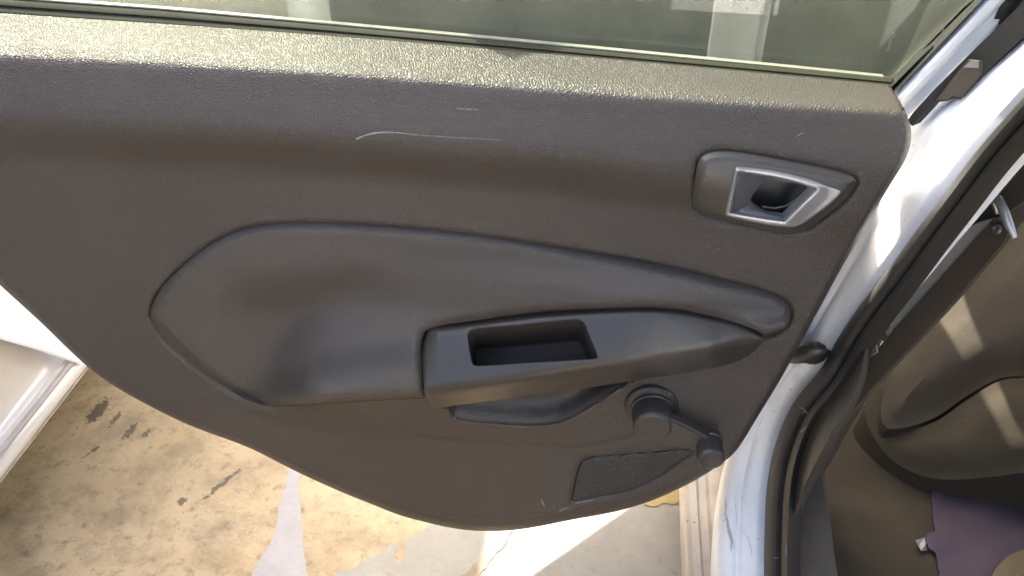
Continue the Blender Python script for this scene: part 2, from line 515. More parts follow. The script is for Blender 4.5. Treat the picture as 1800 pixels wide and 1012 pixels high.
def concrete(name, c1, c2, c3, rough=0.6):
    m, t, b = new_mat(name)
    tc = nd(t, 'ShaderNodeTexCoord')
    def noise(s, off=0.0):
        n = nd(t, 'ShaderNodeTexNoise', Scale=s, Detail=8.0, Roughness=0.65)
        mp = nd(t, 'ShaderNodeMapping'); mp.inputs['Location'].default_value = (off, off, 0)
        t.links.new(tc.outputs['Object'], mp.inputs[0]); t.links.new(mp.outputs[0], n.inputs['Vector'])
        return n.outputs[0]
    c = mixc(t, ramp(t, noise(14), [(0.38, 0.0), (0.65, 1.0)]).outputs[0], c1, c2)
    c = mixc(t, ramp(t, noise(45, 4), [(0.56, 0.0), (0.72, 0.7)]).outputs[0], c, c3)
    c = mixc(t, ramp(t, noise(190, 7), [(0.69, 0.0), (0.74, 0.9)]).outputs[0], c, (0.12, 0.11, 0.095))
    sc_ = nd(t, 'ShaderNodeVectorMath', operation='MULTIPLY'); sc_.inputs[1].default_value = (0.43, 0.43, 0.43)
    t.links.new(c, sc_.inputs[0]); c = sc_.outputs[0]
    t.links.new(c, b.inputs['Base Color'])
    b.inputs['Roughness'].default_value = rough
    bp = nd(t, 'ShaderNodeBump', Strength=0.3, Distance=0.003)
    t.links.new(noise(70, 2), bp.inputs['Height']); t.links.new(bp.outputs[0], b.inputs['Normal'])
    return m
M['pale'] = concrete('pale_bare_concrete', (0.50, 0.485, 0.49), (0.57, 0.56, 0.575), (0.45, 0.43, 0.42))
M['greyc'] = concrete('grey_concrete', (0.40, 0.38, 0.325), (0.48, 0.46, 0.40), (0.28, 0.24, 0.18))
M['asphalt'] = concrete('worn_asphalt', (0.055, 0.052, 0.046), (0.075, 0.070, 0.060), (0.04, 0.038, 0.034), 0.85)
M['rust'] = concrete('rust_brown_stain', (0.34, 0.25, 0.15), (0.42, 0.31, 0.19), (0.27, 0.19, 0.11))
M['ochre'] = concrete('yellow_glow', (0.60, 0.44, 0.14), (0.65, 0.48, 0.18), (0.42, 0.28, 0.10))  # warm colour painted for the glow beside the sunlit floor

bm = bmesh.new()
bmesh.ops.create_grid(bm, x_segments=8, y_segments=8, size=60)
me = bpy.data.meshes.new('ground'); bm.to_mesh(me); bm.free()
me.materials.append(M['asphalt'])
yard = bpy.data.objects.new('ground', me); COL.objects.link(yard)
yard['kind'] = 'structure'
yard['label'] = 'dark worn asphalt around the concrete floor'
yard['category'] = 'ground'
yard.location.z = -0.02
bm = bmesh.new()
bmesh.ops.create_cube(bm, size=1.0)
bmesh.ops.transform(bm, matrix=Matrix.Translation((0.5, 0.1, -0.025)) @ Matrix.Diagonal((5.2, 3.4, 0.05, 1)), verts=bm.verts)
me = bpy.data.meshes.new('concrete_floor'); bm.to_mesh(me); bm.free()
me.materials.append(M['ground'])
ground = bpy.data.objects.new('concrete_floor', me); COL.objects.link(ground)
ground['kind'] = 'structure'
ground['label'] = 'beige stained concrete floor under the open door'
ground['category'] = 'floor'
def floor_sheet(name, pts, z, m, rag=3.0, sharp=()):
    p = catmull(pts, 5.0, True, sharp)
    k = len(p)
    nz = np.convolve(np.tile(rng.normal(0, 1, k), 3), np.hanning(5) / np.hanning(5).sum(), 'same')[k:2*k]
    nz2 = np.convolve(np.tile(rng.normal(0, 1, k), 3), np.hanning(15) / np.hanning(15).sum(), 'same')[k:2*k]
    t = np.roll(p, -1, 0) - np.roll(p, 1, 0)
    n = np.stack([-t[:, 1], t[:, 0]], 1); n /= np.linalg.norm(n, axis=1)[:, None] + 1e-9
    p = p + n * ((nz + nz2) * rag)[:, None]
    v, e, f, *_ = delaunay_2d_cdt([Vector((float(a), float(b))) for a, b in p], [(i, (i + 1) % k) for i in range(k)], [], 0, 1e-4)
    va = np.array([(q.x, q.y) for q in v]); fa = np.array(f)
    ok = inside(p, va[fa].mean(1)[:, 0], va[fa].mean(1)[:, 1])
    return link(name, [at_z(a, b, z) for a, b in va], [tuple(q) for q in fa[ok]], m, ground, smoothed=False)
floor_sheet('pale_patch', [(511, 812), (500, 862), (489, 890), (486, 918), (477, 948), (458, 980), (440, 1014), (425, 1060), (550, 1060), (541, 1012), (534, 960), (529, 900), (527, 850), (527, 812)], 0.0015, M['pale'], 1.2)
floor_sheet('grey_patch', [(800, 900), (758, 922), (734, 938), (713, 951), (718, 962), (706, 984), (697, 988), (692, 974), (702, 958), (684, 957), (667, 971), (644, 981), (620, 999), (596, 1004), (540, 1070), (880, 1090), (1300, 1090), (1320, 860), (1100, 820)], 0.0015, M['greyc'], 2.0)
floor_sheet('rust_stain', [(896, 925), (884, 942), (868, 958), (850, 975), (832, 990), (815, 1010), (800, 1040), (826, 1040), (842, 1010), (856, 992), (868, 976), (884, 960), (894, 946), (902, 930)], 0.003, M['rust'], 3.0)
floor_sheet('yellow_glow', [(1130, 880), (1215, 838), (1225, 860), (1205, 872), (1185, 886), (1168, 884), (1150, 890)], 0.003, M['ochre'], 1.2)  # yellow glow round the sunlit patch, painted as a sheet

# ================================================================== REAR DOOR
car = thing('car', 'white car with its rear door wide open, showing dark grey plastic trim', 'car', (0.5, 0.0, 0.0))

top = curve([(-200, 16), (0, 31), (300, 51), (600, 73), (900, 98), (1200, 124), (1400, 143), (1563, 158), (1700, 171)])
glassline = curve([(-200, -20), (0, -4), (300, 18), (600, 45), (900, 73), (1200, 102), (1400, 120), (1563, 136), (1700, 150)])
gw = curve([(-200, 58), (0, 57), (300, 53), (600, 49), (900, 47), (1200, 44), (1450, 38), (1700, 30)])
crease = curve([(-200, 285), (0, 292), (300, 302), (600, 322), (800, 338), (1000, 353), (1150, 375), (1250, 400), (1400, 440), (1700, 500)])
edge = curve([(300, 735), (480, 708), (600, 699), (745, 688), (900, 666), (1100, 637), (1250, 612), (1340, 590), (1500, 560)])
ridge = curve([(300, 690), (400, 706), (450, 722), (500, 735), (600, 751), (768, 763), (902, 771), (1003, 777), (1070, 769), (1124, 752), (1200, 730), (1500, 650)])

TRIM = catmull([(-150, 20.0), (0, 31), (300, 51), (600, 73), (900, 98), (1200, 124), (1400, 143), (1563, 158), (1577, 172), (1591, 195), (1600, 220), (1602, 240), (1599, 260),
                (1588, 287), (1556, 340), (1516, 409), (1479, 471), (1435, 552), (1391, 632), (1366, 676), (1330, 735), (1305, 776), (1291, 795), (1275, 809), (1240, 833), (1200, 855), (1151, 877), (1087, 897),
                (1003, 913), (936, 926), (886, 932), (835, 932), (788, 926), (748, 917), (701, 904), (650, 884), (600, 864), (521, 828), (437, 786),
                (336, 748), (269, 716), (198, 676), (148, 639), (67, 562), (0, 501), (-80, 425), (-150, 330)], 6.0, True, (0, 7, 46))
LEAF = catmull([(262, 548), (270, 524), (292, 494), (330, 457), (380, 421), (430, 401), (480, 393), (560, 391), (640, 395), (760, 404), (870, 418), (1000, 438), (1100, 456), (1200, 477), (1280, 497), (1340, 511), (1376, 526), (1391, 546), (1388, 566), (1372, 583), (1344, 594),
                (1330, 583), (1290, 568), (1220, 551), (1150, 543), (1050, 545), (950, 551), (850, 563), (770, 575), (750, 584), (742, 602), (741, 640), (745, 690), (747, 700),
                (650, 705), (560, 711), (490, 714), (462, 712), (430, 702), (380, 672), (330, 634), (285, 592), (264, 562)], 5.0, True, (20, 33))
BEZ = catmull([(746, 692), (742, 640), (743, 604), (751, 586), (770, 577), (850, 565), (950, 553), (1050, 547), (1150, 545), (1220, 553), (1290, 570), (1330, 585), (1343, 594), (1337, 607), (1312, 628), (1270, 644), (1200, 656),
               (1110, 670), (1000, 687), (900, 700), (800, 713), (766, 716), (752, 704)], 4.0, True, ())
POCKET = catmull([(768, 714), (800, 711), (900, 698), (1000, 685), (1112, 667), (1100, 680), (1060, 707), (1012, 736), (982, 748), (932, 752), (850, 747), (800, 740), (789, 724)], 4.0, True, (0, 4))
CUPHOLE = catmull([(822, 588), (828, 579), (840, 576), (920, 569), (1000, 561), (1018, 561), (1028, 568), (1036, 588), (1050, 622), (1050, 629), (1040, 631), (940, 637), (840, 643), (831, 640), (827, 628)], 3.0, True)
HBEZ = catmull([(1228, 280), (1242, 269), (1271, 265), (1325, 271), (1396, 284), (1467, 299), (1499, 309), (1507, 319), (1502, 332), (1485, 354), (1449, 384), (1422, 403), (1396, 412), (1369, 411), (1307, 398), (1244, 384), (1224, 374), (1215, 360), (1218, 329)], 4.0)
CHO = catmull([(1293, 295), (1360, 302), (1410, 313), (1449, 324), (1475, 332), (1481, 338), (1466, 355), (1431, 382), (1405, 398), (1387, 401), (1342, 396), (1277, 381), (1274, 375), (1283, 336)], 3.0, True, (0,))
CHI = catmull([(1298, 303), (1360, 313), (1400, 322), (1433, 333), (1408, 358), (1378, 388), (1330, 381), (1285, 373), (1291, 338)], 3.0, True, (0, 3, 5, 7))
LEV = catmull([(1352, 314), (1400, 323), (1430, 333), (1402, 362), (1377, 384), (1352, 376), (1332, 366), (1320, 350)], 3.0, True, (0, 2, 4))
GRILLE = catmull([(1003, 880), (1006, 860), (1013, 830), (1020, 812), (1032, 803), (1060, 799), (1140, 793), (1205, 787), (1222, 788), (1219, 795), (1190, 816), (1150, 842), (1120, 857), (1095, 866), (1050, 874), (1012, 881)], 4.0, True, (0, 8))

# steel shell of the door, behind the trim, ending below the window
SH = inset(TRIM, 9)
shv = door_pts(SH[::3, 0], SH[::3, 1], np.full(len(SH[::3]), 0.0))
shv[:, 2] = np.minimum(shv[:, 2], 0.80)
door = solid('door', [Vector(p) + Vector((0, 0.012, 0)) for p in shv[::-1]], (0, 0.10, 0), M['white'], car, 0, label='open rear door lined with dark grey moulded plastic')
def base_h(x, y):
    t = y - top(x); g = gw(x)
    led = 0.060 * np.clip(1 - np.log1p(np.exp(np.clip((1 - t / g) * 7, -60, 60))) / 7, -0.02, 1)
    notch = -0.0008 * np.exp(-((t - g) / 5.0) ** 2) * (1 - smooth(1250, 1480, x))
    cr = crease(x) - top(x)
    amp = 1 - smooth(1050, 1400, x)
    crown = 0.024 * smooth(g - 30, g + 150, t)
    under = (0.021 * amp + 0.008 * (1 - amp)) * smooth(cr - 95, cr, t) ** 1.2
    low = 0.003 * smooth(cr, cr + 190, t) * amp
    h = led + notch + crown - under + low
    # below the arm rest the skin tucks under, down to the lower ridge
    e = edge(x); r = ridge(x)
    A = smooth(480, 640, x) * (1 - smooth(1010, 1150, x))
    u = (y - e) / np.maximum(r - e, 8)
    tuck = np.where(y > e - 2, 0.024 * A * (1 - lin(0, 1, u)) ** 1.2, 0)
    h = h + tuck
    B = smooth(380, 520, x) * (1 - smooth(1150, 1240, x))
    h = h - 0.0035 * B * smooth(0, 12, y - r)
    # around the window crank a shallow bulge
    h = h + 0.006 * np.exp(-(((x - 1170) / 90) ** 2 + ((y - 720) / 60) ** 2))
    return h
def trim_h(x, y):
    h = base_h(x, y)
    d = seg_dist(TRIM, x, y)
    side = y > top(x) + 30
    h = h - np.where(side, 0.010 * (1 - lin(0, 11, d)) ** 2, 0)
    # a fine step that runs along the lower rim
    low = smooth(620, 760, x) * smooth(840, 860, y)
    h = h - 0.0020 * low * (1 - smooth(17, 20, d))
    # shut-line valley round the arm-rest insert
    dl = seg_dist(LEAF, x, y)
    fade = 1 - smooth(395, 460, x) * smooth(640, 690, y)
    h = h - 0.0030 * np.exp(-(dl / 4.0) ** 2) * fade
    dB = seg_dist(BEZ, x, y)
    h = h - np.where(inside(BEZ, x, y), 0.035 * lin(2, 8, dB), 0)
    dh = seg_dist(HBEZ, x, y)
    h = h - 0.0030 * np.exp(-(dh / 4.0) ** 2)
    dg = seg_dist(GRILLE, x, y)
    h = h - 0.0025 * np.exp(-(dg / 3.0) ** 2)
    return h
def hrow(fn, x0, x1, step=7):
    xs = np.arange(x0, x1, step); return np.stack([xs, fn(xs)], 1)
HOLE_LEAFBEZ = None
FE = [-13, -9, -6, -4, -2, 2, 4, 6, 9, 13]
# one opening for insert + bezel + pocket, so that the skin really ends there
def cut(poly, amt): return inset(poly, amt)
feats = [(hrow(lambda x: top(x) + gw(x), -150, 1560), [-9, -6, -3, 0, 3, 6, 10]),
         (hrow(crease, -150, 1400), [-20, -10, -4, 0, 5, 12]),
         (hrow(ridge, 380, 1240), [-10, -5, -1, 2, 5, 9, 13]),
         (LEAF, FE), (BEZ, [-9, -7, -5, -3.5, -2, 2, 3.5, 5, 7, 9]), (POCKET, [-8, -5, -3, 3, 5, 8]), (HBEZ, [-6, -4, -2, 2, 4, 6]), (GRILLE, [-5, -3, -1.5, 1.5, 3, 5]),
         (inset(TRIM, 3.5), [0, 4, 8, 13, 17, 20])]
leaf_hole = inset(LEAF, 1.0)
trim = patch('trim_panel', TRIM, trim_h, M['trim'], door, 9, feats, [leaf_hole, inset(BEZ, 10.0)[::2], inset(POCKET, 1.0), inset(HBEZ, 1.0), inset(GRILLE, 1.0)], back=0.010, ang=60)

# ---- the arm-rest insert
fil = curve([(250, 640), (330, 650), (420, 672), (480, 668), (515, 632), (550, 610), (600, 590), (700, 568), (850, 549), (1000, 534), (1150, 524), (1250, 530), (1330, 548), (1400, 560)])
def leaf_h(x, y):
    b0 = base_h(x, np.minimum(y, fil(x)))
    d = seg_dist(LEAF, x, y)
    up = 1 - smooth(-6, 10, y - fil(x))
    roll = 0.0065 * np.sin(0.5 * np.pi * lin(0, 19, d)) - 0.0015
    lowleft = smooth(0, 1, (y - (545 + (x - 262) * 0.95)) / 30) * (1 - smooth(420, 500, x))
    roll = roll * (1 - 0.55 * lowleft)
    # behind the roll the face falls back a little, then the arm rest swells out
    fall = -0.014 * smooth(24, 120, y - (430 + 0.1 * np.abs(x - 600))) * smooth(330, 480, x)
    h = b0 + roll + fall * np.where(y < fil(x) + 40, 1, 1)
    a = smooth(430, 560, x)
    e = edge(x)
    u = (y - fil(x) + 26) / np.maximum(e - fil(x) + 26, 20)
    arm = 0.042 * smooth(-0.55, 0.95, u) * a
    arm = arm * (1 - 0.75 * smooth(1080, 1360, x))
    arm += 0.019 * smooth(0.3, 1.0, u) * a
    over = (y - (e + 0.5))
    arm -= 0.020 * lin(0, 16, over) * a
    h = h + arm
    return h
lf = inset(LEAF, 1.8)
leaf = patch('armrest_panel', lf, leaf_h, M['insert'], door, 8, [(hrow(fil, 300, 1390), [-34, -24, -16, -9, -3, 3, 9, 16, 24, 32]), (hrow(edge, 430, 745), [-9, -5, -2, 1, 4, 8]), (lf, [-3, 3, 5, 8, 11, 14, 18, -5, -8, -11, -14, -18])], back=0.05, ang=70)

# ---- smooth arm-rest bezel with pull cup
bz = inset(BEZ, 0.8)
hbx = np.linspace(742, 1343, 200)
hbv = leaf_h(hbx, np.interp(hbx, [742, 770, 850, 950, 1050, 1150, 1220, 1290, 1343], [600, 577, 565, 553, 547, 545, 553, 570, 592]))
hbv = np.convolve(np.pad(hbv, 20, 'edge'), np.hanning(41) / np.hanning(41).sum(), 'valid')
def bez_h(x, y):
    e = edge(x)
    tp = np.interp(x, [742, 770, 850, 950, 1050, 1150, 1220, 1290, 1343], [600, 577, 565, 553, 547, 545, 553, 570, 592])
    hb = np.interp(x, hbx, hbv)
    u = (y - tp) / np.maximum(e - tp, 6)
    hE = np.interp(x, [742, 900, 1100, 1250, 1343], [0.118, 0.117, 0.112, 0.105, 0.094])
    h0 = np.minimum(hb, hE) - 0.0008
    up = h0 + (hE - h0) * lin(0, 1, u) ** 0.85
    dn = hE - np.interp(x, [742, 1050, 1343], [0.024, 0.020, 0.008]) * smooth(-4, 44, y - e)
    k = smooth(-5, 5, y - e)
    h = up * (1 - k) + dn * k - 0.0015 * np.exp(-((y - e) / 5.0) ** 2)
    d = seg_dist(BEZ, x, y)
    return h - 0.0014 * (1 - lin(0, 6, d)) ** 2
bezel = patch('armrest_bezel', bz, bez_h, M['smooth'], door, 7, [(hrow(edge, 746, 1342, 6), [-8, -5, -2.5, 0, 2.5, 5, 8]), (CUPHOLE, [-4, -2, 2, 4]), (bz, [-2.5, 2.5, -5, 5])], [CUPHOLE], back=0.045, ang=60, bare=CUPHOLE)
ch0 = CUPHOLE; H0c = bez_h(ch0[:, 0], ch0[:, 1])
rows = []
c2 = ch0.mean(0)
for ins, dp in ((0, 0.0), (0.5, 0.0006), (1.4, 0.0018), (2.0, 0.004), (2.3, 0.014), (2.6, 0.052), (4.0, 0.0545), (8.0, 0.055)):
    q = inset(ch0, ins)
    p = door_pts(q[:, 0], q[:, 1], bez_h(q[:, 0], q[:, 1]))
    rows.append([tuple(v + np.array([0.0, 0.50, -0.866]) * dp) for v in p])
cup = loft('pull_cup', rows + [[tuple(np.mean(rows[-1], 0))] * len(rows[-1])], M['hollow'], bezel, True, ang=60)
# thin bright-edged map pocket under the bezel
pk = inset(POCKET, 0.5)
def pocket_h(x, y):
    lipy = np.interp(x, [768, 789, 800, 850, 932, 982, 1012, 1060, 1100, 1112], [714, 724, 740, 747, 752, 748, 736, 707, 680, 667])
    b = base_h(x, y) + 0.004
    d = lipy - y
    return b - 0.030 * smooth(0, 55, d) + 0.0035 * np.exp(-((d - 2) / 4.0) ** 2)
pocket = patch('map_pocket', pk, pocket_h, M['insert'], door, 6, [(pk, [2, 4, 7, 11, -2, -4, -7, -11])], back=0.03, ang=60)

# ---- release handle
def hb_h(x, y):
    d = seg_dist(HBEZ, x, y)
    f = base_h(np.full_like(x, 1340.0), y) * 0 + base_h(x, y)
    inner = seg_dist(CHO, x, y)
    return f + 0.0045 * smooth(0, 15, d) - 0.0005
hbz = inset(HBEZ, 1.8)
hbez = patch('release_handle', hbz, hb_h, M['bezel'], door, 6, [(hbz, [3, 6, 9, 13, -3, -6, -9, -13])], [inset(CHO, 0.8)], back=0.012, ang=50, label='interior release handle with grey surround and satin chrome frame')
def flat_h(x, y): return base_h(x, y) + 0.0042
def chrome_h(x, y):
    a = seg_dist(CHO, x, y); b = seg_dist(CHI, x, y)
    m_ = np.minimum(np.minimum(a, b), 4.5) / 4.5
    return flat_h(x, y) - 0.001 + 0.0055 * np.sqrt(np.clip(1 - (1 - m_) ** 2, 0, 1)) - 0.004 * smooth(5, 26, b)
ci = inset(CHO, 1.4)
patch('chrome_frame', ci, chrome_h, M['chrome'], hbez, 3.5, [(ci, [1.2, 2.4, 3.6, -1.2, -2.4, -3.6]), (CHI, [1.2, 2.6, 4, -1.2, -2.6, -4])], [CHI], back=0.012, ang=70)
def cup_h(x, y):
    l = np.interp(y, [300, 375], [1297, 1284])
    b = np.interp(x, [1285, 1330, 1378], [373, 381, 388])
    return flat_h(x, y) - 0.003 - 0.020 * np.minimum(smooth(-5, 75, x - l), smooth(-4, 42, b - y) * 1.0 + 0.0)
patch('handle_cup', CHI, cup_h, M['cup'], hbez, 4, [], [LEV], back=0.004, ang=70)
def lev_h(x, y): return flat_h(x, y) - 0.030 + 0.010 * smooth(0, 1, (x + y * 0.8 - 1655) / 60)
patch('lever_recess', inset(LEV, -6), lev_h, M['dark'], hbez, 5, [], back=0, ang=70)
tube('lever_rib', [tuple(door_pts([a], [b], [float(flat_h(np.array([a]), np.array([b]))[0]) - 0.016])[0]) for a, b in ((1340, 363), (1360, 366), (1382, 362), (1404, 348), (1420, 334))], 0.0009, M['cup'], hbez, 8)

# ---- speaker grille
gr = inset(GRILLE, 1.8)
def gr_h(x, y):
    d = seg_dist(GRILLE, x, y)
    return base_h(x, y) - 0.0035 + 0.0025 * smooth(0, 6, d)
def grille_mat():
    m, t, b = new_mat('perforated_grille')
    tc = nd(t, 'ShaderNodeTexCoord')
    mp = nd(t, 'ShaderNodeMapping'); mp.inputs['Rotation'].default_value = (0, math.radians(28), 0)
    t.links.new(tc.outputs['Object'], mp.inputs[0])
    v = nd(t, 'ShaderNodeTexVoronoi', Scale=300.0, Randomness=0.0); v.voronoi_dimensions = '3D'
    sep = nd(t, 'ShaderNodeSeparateXYZ'); t.links.new(mp.outputs[0], sep.inputs[0])
    cmb = nd(t, 'ShaderNodeCombineXYZ'); t.links.new(sep.outputs[0], cmb.inputs[0]); t.links.new(sep.outputs[2], cmb.inputs[1])
    t.links.new(cmb.outputs[0], v.inputs['Vector'])
    r = ramp(t, v.outputs['Distance'], [(0.22, 0.0), (0.42, 1.0)])
    t.links.new(mixc(t, r.outputs[0], (0.016, 0.015, 0.014), (0.036, 0.034, 0.031)), b.inputs['Base Color'])
    bp = nd(t, 'ShaderNodeBump', Strength=0.8, Distance=0.001)
    t.links.new(r.outputs[0], bp.inputs['Height']); t.links.new(bp.outputs[0], b.inputs['Normal'])
    b.inputs['Roughness'].default_value = 0.5
    return m
M['grille'] = grille_mat()
patch('speaker_grille', gr, gr_h, M['grille'], door, 7, [(gr, [2, 4, 6, -2, -4, -6])], back=0.01, ang=60)

# ---- window crank
def dp1(x, y, dh=0.0):
    h = float(base_h(np.array([float(x)]), np.array([float(y)]))[0]) + dh
    return Vector(door_pts([x], [y], [h])[0])
AX = Vector((0.03, -1.0, -0.02))
c0 = dp1(1146, 712)
crank = lathe('window_crank', c0, AX, [(0.0275, -0.004), (0.0275, 0.002), (0.0255, 0.0045), (0.0225, 0.005), (0.0222, 0.008), (0.0205, 0.0085), (0.0200, 0.020), (0.0196, 0.028), (0.0180, 0.031), (0.0165, 0.0318), (0.0160, 0.0312), (0.0, 0.0312)], M['crank'], door, label='black hand crank of the window winder with round boss')
k0 = dp1(1246, 772, 0.018)
d1 = (k0 - (c0 + AX * 0.024)); d1.y = 0
L1 = d1.length; d1n = d1.normalized(); sd = Vector((d1n.z, 0, -d1n.x))
ar = []
for s, wd in ((-0.10, 0.014), (0.15, 0.0175), (0.45, 0.0160), (0.75, 0.0130), (0.95, 0.0118), (1.05, 0.0105)):
    ar.append((s, wd))
top_ = [c0 + AX * 0.017 + d1n * (L1 * s) + sd * wd for s, wd in ar] + [c0 + AX * 0.017 + d1n * (L1 * s) - sd * wd for s, wd in ar[::-1]]
solid('crank_arm', top_, AX * 0.0125, M['crank'], crank, 0.0025, seg=3)
kb = c0 + d1n * L1 + AX * 0.016
lathe('knob', kb, AX, [(0.0, 0.0), (0.0135, 0.0), (0.0142, 0.003), (0.0142, 0.006), (0.0128, 0.0068), (0.0130, 0.009), (0.0136, 0.026), (0.0130, 0.0285), (0.0115, 0.0300), (0.0106, 0.0296), (0.0, 0.0296)], M['crank'], crank)

# ---- scuffs on the trim
def scuff(pts, wpx, hf, m=M['scratch']):
    p = catmull(pts, 4.0, False)
    t = np.gradient(p, axis=0); n = np.stack([-t[:, 1], t[:, 0]], 1); n /= np.linalg.norm(n, axis=1)[:, None] + 1e-9
    ww = np.interp(np.linspace(0, 1, len(p)), np.linspace(0, 1, len(wpx)), wpx) * rng.uniform(0.35, 1.0, len(p))
    a = p + n * ww[:, None]; b = p - n * ww[:, None]
    ra = door_pts(a[:, 0], a[:, 1], hf(a[:, 0], a[:, 1]) + 0.0004); rb = door_pts(b[:, 0], b[:, 1], hf(b[:, 0], b[:, 1]) + 0.0004)
    return loft('scuff_mark', [ra, rb], m, trim)
scuff([(626, 245), (640, 239), (660, 234), (690, 233), (740, 238), (800, 242), (862, 245), (884, 247)], [2.2, 1.2, 0.7, 0.5, 0.5, 0.4, 0.3], trim_h)
scuff([(802, 191), (818, 192), (840, 193)], [0.6, 0.8, 0.5], trim_h)
scuff([(1402, 239), (1408, 235), (1414, 233)], [0.8, 1.0, 0.4], trim_h)
scuff([(951, 877), (955, 884), (957, 891)], [1.6, 1.2, 0.3], trim_h)
scuff([(984, 898), (992, 893), (1000, 891)], [1.4, 1.2, 0.4], trim_h)
scuff([(1012, 884), (1026, 881), (1044, 878)], [0.6, 1.0, 0.5], trim_h)

# ---- window: belt seal, pane, run channel, painted frame
xs_ = np.append(np.arange(-150, 1562, 8.0), 1568.0)
def belt_row(u, h):
    y_ = glassline(xs_) + u * (top(xs_) - glassline(xs_))
    return door_pts(xs_, y_, np.full(len(xs_), h))
belt = loft('belt_seal', [belt_row(u_, h_ * 1.5) for u_, h_ in ((-0.10, -0.030), (0.0, -0.0215), (0.10, -0.0195), (0.34, -0.0155), (0.40, -0.0150), (0.43, -0.0162), (0.47, -0.0158), (0.70, -0.0110), (0.76, -0.0105), (0.79, -0.0116), (0.84, -0.0085), (0.92, -0.0035), (1.0, -0.0020), (1.06, -0.005), (1.12, -0.015))], M['seal'], door, ang=40)
GLINT = np.concatenate([hrow(lambda x: glassline(x) - 1.6 + 2.1 * smooth(1100, 1560, x), -150, 1560, 8), hrow(lambda x: glassline(x) + 0.6, -150, 1560, 8)[::-1]])
patch('glass_edge_glint', GLINT, lambda x, y: np.full_like(x, -0.031), M['edge_glint'], belt, 20, back=0.006)  # bright strip painted for the reflection at the pane's lower edge
def dline(p, q): return lambda y: p[0] + (q[0] - p[0]) * (y - p[1]) / (q[1] - p[1])
Lg = dline((1563, 154), (1713, 0))      # glass | run channel
Lr = dline((1570, 166), (1727, 0))      # run channel | white frame
Lm = dline((1585, 190), (1769, 0))      # fold in the white frame
Lw = dline((1604, 200), (1803, 0))      # white frame | shut gap
TOPY = -330.0
GL = [(-150, -1050.0), (Lg(TOPY) - 2, -1050.0), (Lg(TOPY) - 2, TOPY), (Lg(150) + 2, 150), (1556, 147)] + [tuple(p) for p in hrow(lambda x: glassline(x) + 6, -150, 1548, 12)[::-1]]
pane = patch('window_glass', np.array(GL), lambda x, y: np.full_like(x, -0.046), M['glass'], door, 60, back=0.004)
def quad_patch(name, a, b, y0, y1, ha, hb, m, parent, back=0.02, n=14):
    ys = np.linspace(y0, y1, n)
    ol = np.concatenate([np.stack([a(ys), ys], 1), np.stack([b(ys[::-1]), ys[::-1]], 1)])
    def hf(x, y):
        u = lin(0, 1, (x - a(y)) / (b(y) - a(y))); return ha(u)
    return patch(name, ol, hf, m, parent, 7, back=back, ang=45)
run = quad_patch('glass_run_seal', lambda y: Lg(y) - 6, Lr, TOPY, 165, lambda u: -0.040 + 0.028 * smooth(0.30, 0.40, u) - 0.006 * np.exp(-((u - 0.62) / 0.1) ** 2) + 0.008 * smooth(0.85, 1, u), None, M['rubber'], door, 0.004)
quad_patch('window_frame', Lr, Lw, TOPY, 212, lambda u: -0.016 + 0.012 * np.sqrt(smooth(0, 0.2, u)) - 0.014 * smooth(0.45, 0.56, u) - 0.004 * smooth(0.9, 1.0, u), None, M['white'], door, 0.004)
# etched and printed marks low in the corner of the pane
def strokes(name, x0, y0, x1, y1, hgt, n, m, hh):
    vs, fs = [], []
    for i in range(n):
        f = i / (n - 1)
        cx, cy = x0 + (x1 - x0) * f, y0 + (y1 - y0) * f
        for k in range(random.choice((1, 2, 2))):
            a = random.uniform(0.2, 2.6); L = hgt * random.uniform(0.4, 0.6)
            dx, dy = math.cos(a) * L, -math.sin(a) * L
            ox, oy = random.uniform(-2, 2), random.uniform(-1.5, 1.5)
            nx, ny = -dy / L * 0.5, dx / L * 0.5
            b = len(vs)
            for sx, sy in ((-dx + nx, -dy + ny), (dx + nx, dy + ny), (dx - nx, dy - ny), (-dx - nx, -dy - ny)):
                vs.append(tuple(door_pts([cx + ox + sx], [cy + oy + sy], [hh])[0]))
            fs.append((b, b + 1, b + 2, b + 3))
    return link(name, vs, fs, m, pane, smoothed=False)
strokes('etched_marking', 1468, 106, 1546, 113, 8, 9, M['etch'], -0.0454)
strokes('printed_marking', 1559, 90, 1572, 60, 6, 8, M['gold'], -0.0454)
dot = door_pts([1488, 1493, 1493], [149, 145, 150], [-0.001] * 3)
link('paint_fleck', [tuple(p) for p in dot], [(0, 1, 2)], M['label'], belt, smoothed=False)

# ================================================================== CAR BODY
BN = Vector((-1.0, 0.0, 0.10)).normalized()
def bpt(px, py, dx=0.0): return on(px, py, BN, (0.216 + dx, 0, 0.33))
bline = catmull([(1960, -10), (1880, 70), (1800, 161), (1717, 255), (1652, 340), (1603, 404), (1556, 468), (1502, 538), (1466, 592), (1448, 626), (1430, 653), (1405, 682), (1386, 708), (1367, 748), (1351, 798), (1341, 857), (1337, 930), (1336, 1012), (1338, 1080), (1342, 1160)], 10, False)
